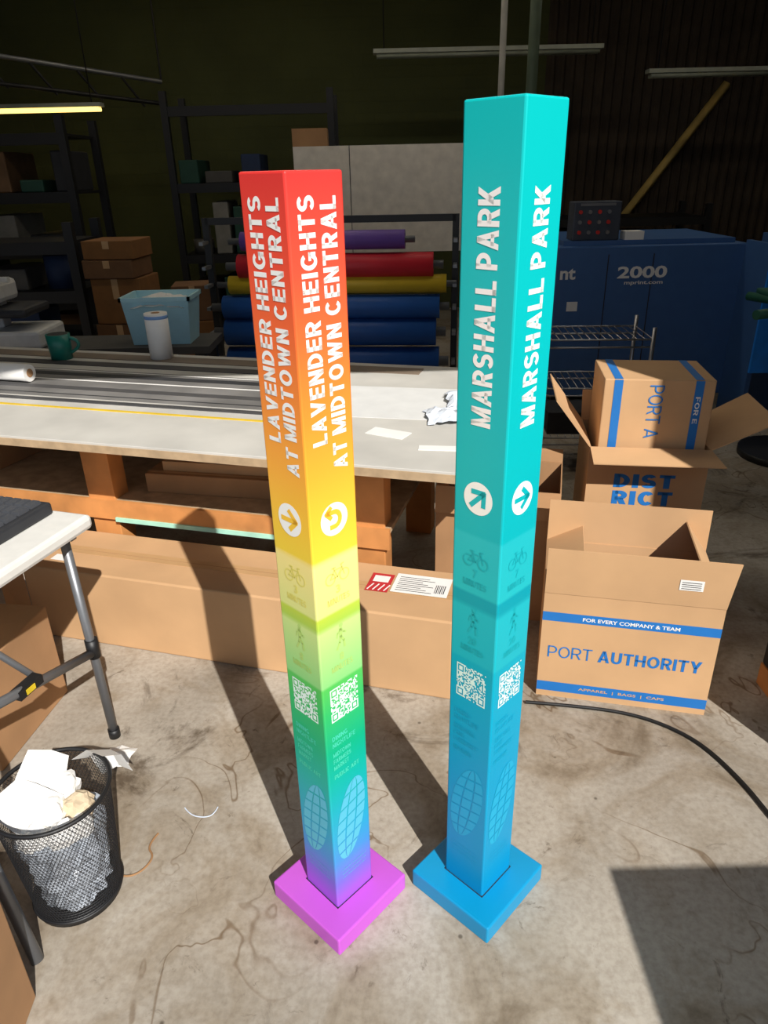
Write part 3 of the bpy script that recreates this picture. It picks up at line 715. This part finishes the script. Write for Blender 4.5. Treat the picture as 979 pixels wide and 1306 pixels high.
# ------------------------------------------------------------ floor stuff
tube('power_cable',[(.44,1.80,.007),(.60,1.775,.007),(.756,1.735,.007),(.86,1.67,.007),(.93,1.585,.007),(.975,1.45,.007),(.992,1.343,.007),(1.03,1.1,.007),(1.12,.8,.007)],.0055,mat('black_rubber',(18,18,18),.5))
tube('cable_tie',[(-.56,1.41,.003),(-.54,1.385,.003),(-.50,1.375,.003),(-.475,1.385,.003),(-.47,1.41,.003)],.0016,mat('pale_cord',(200,210,225),.5))
tube('brown_stain_line',[(-.70,1.22,.001),(-.66,1.20,.001),(-.62,1.215,.001),(-.60,1.26,.001),(-.63,1.29,.001),(-.61,1.33,.001)],.0026,mat('brown_stain_line',(150,112,75),.8))  # thin raised curve standing in for a brown stain line on the floor

cr=E('added_shadow_crate',(1.22,1.38,0))  # added out of view to shade the floor beside the open box
box('body',(0,0,.08),(.62,.5,.46),DARK,cr,bevel=.01)
for y in (.0,.42): box('added_crate_skid',(0,y,0),(.62,y+.08,.08),WOOD,cr)
sc=E('added_shadow_crate_tall',(1.13,-.95,0))  # invented unseen crate that casts the near right floor shadow
box('body',(.02,.02,.1),(1.08,.83,1.18),WOOD,sc)
for z in (.1,.4,.7,1.0): 
    box('slat',(0,0,z),(1.1,.02,min(z+.2,1.18)),WOODD,sc); box('slat_b',(0,.83,z),(1.1,.85,min(z+.2,1.18)),WOODD,sc)
for x in (0,1.0): box('added_crate_skid',(x,0,0),(x+.1,.85,.1),WOODD,sc)
box('added_crate_lid',(0,0,1.18),(1.1,.85,1.2),WOODD,sc)

# ------------------------------------------------------------ light
sd=bpy.data.lights.new('sun','SUN'); sd.energy=5.7; sd.angle=math.radians(.5); sd.color=(1.0,.965,.91)
so=bpy.data.objects.new('sun',sd); COL.objects.link(so)
el=math.radians(40); az=Vector((-.42,.9075,0)).normalized()
d=Vector((az.x*math.cos(el),az.y*math.cos(el),-math.sin(el)))
so.rotation_euler=d.to_track_quat('-Z','Y').to_euler(); so.location=(3,-4,6)
w=bpy.data.worlds.new('sky'); SC.world=w; w.use_nodes=True
bg=w.node_tree.nodes['Background']; bg.inputs[0].default_value=(.72,.83,1.0,1); bg.inputs[1].default_value=.46
SC.view_settings.view_transform='Standard'; SC.view_settings.look='None'; SC.view_settings.exposure=0

# ------------------------------------------------------------ camera
Fv=Vector((0,.9030,-.4296)).normalized()
Rv=Vector((.9997,-.0100,-.02103)); Rv=(Rv-Fv*Rv.dot(Fv)).normalized(); Uv=Rv.cross(Fv)
cd=bpy.data.cameras.new('camera'); co=bpy.data.objects.new('camera',cd); COL.objects.link(co)
M=Matrix((( Rv.x,Uv.x,-Fv.x,0),(Rv.y,Uv.y,-Fv.y,0),(Rv.z,Uv.z,-Fv.z,1.55),(0,0,0,1)))
co.matrix_world=M
cd.sensor_fit='VERTICAL'; cd.sensor_height=36; cd.lens=909/1306*36; cd.clip_start=.02
SC.camera=co
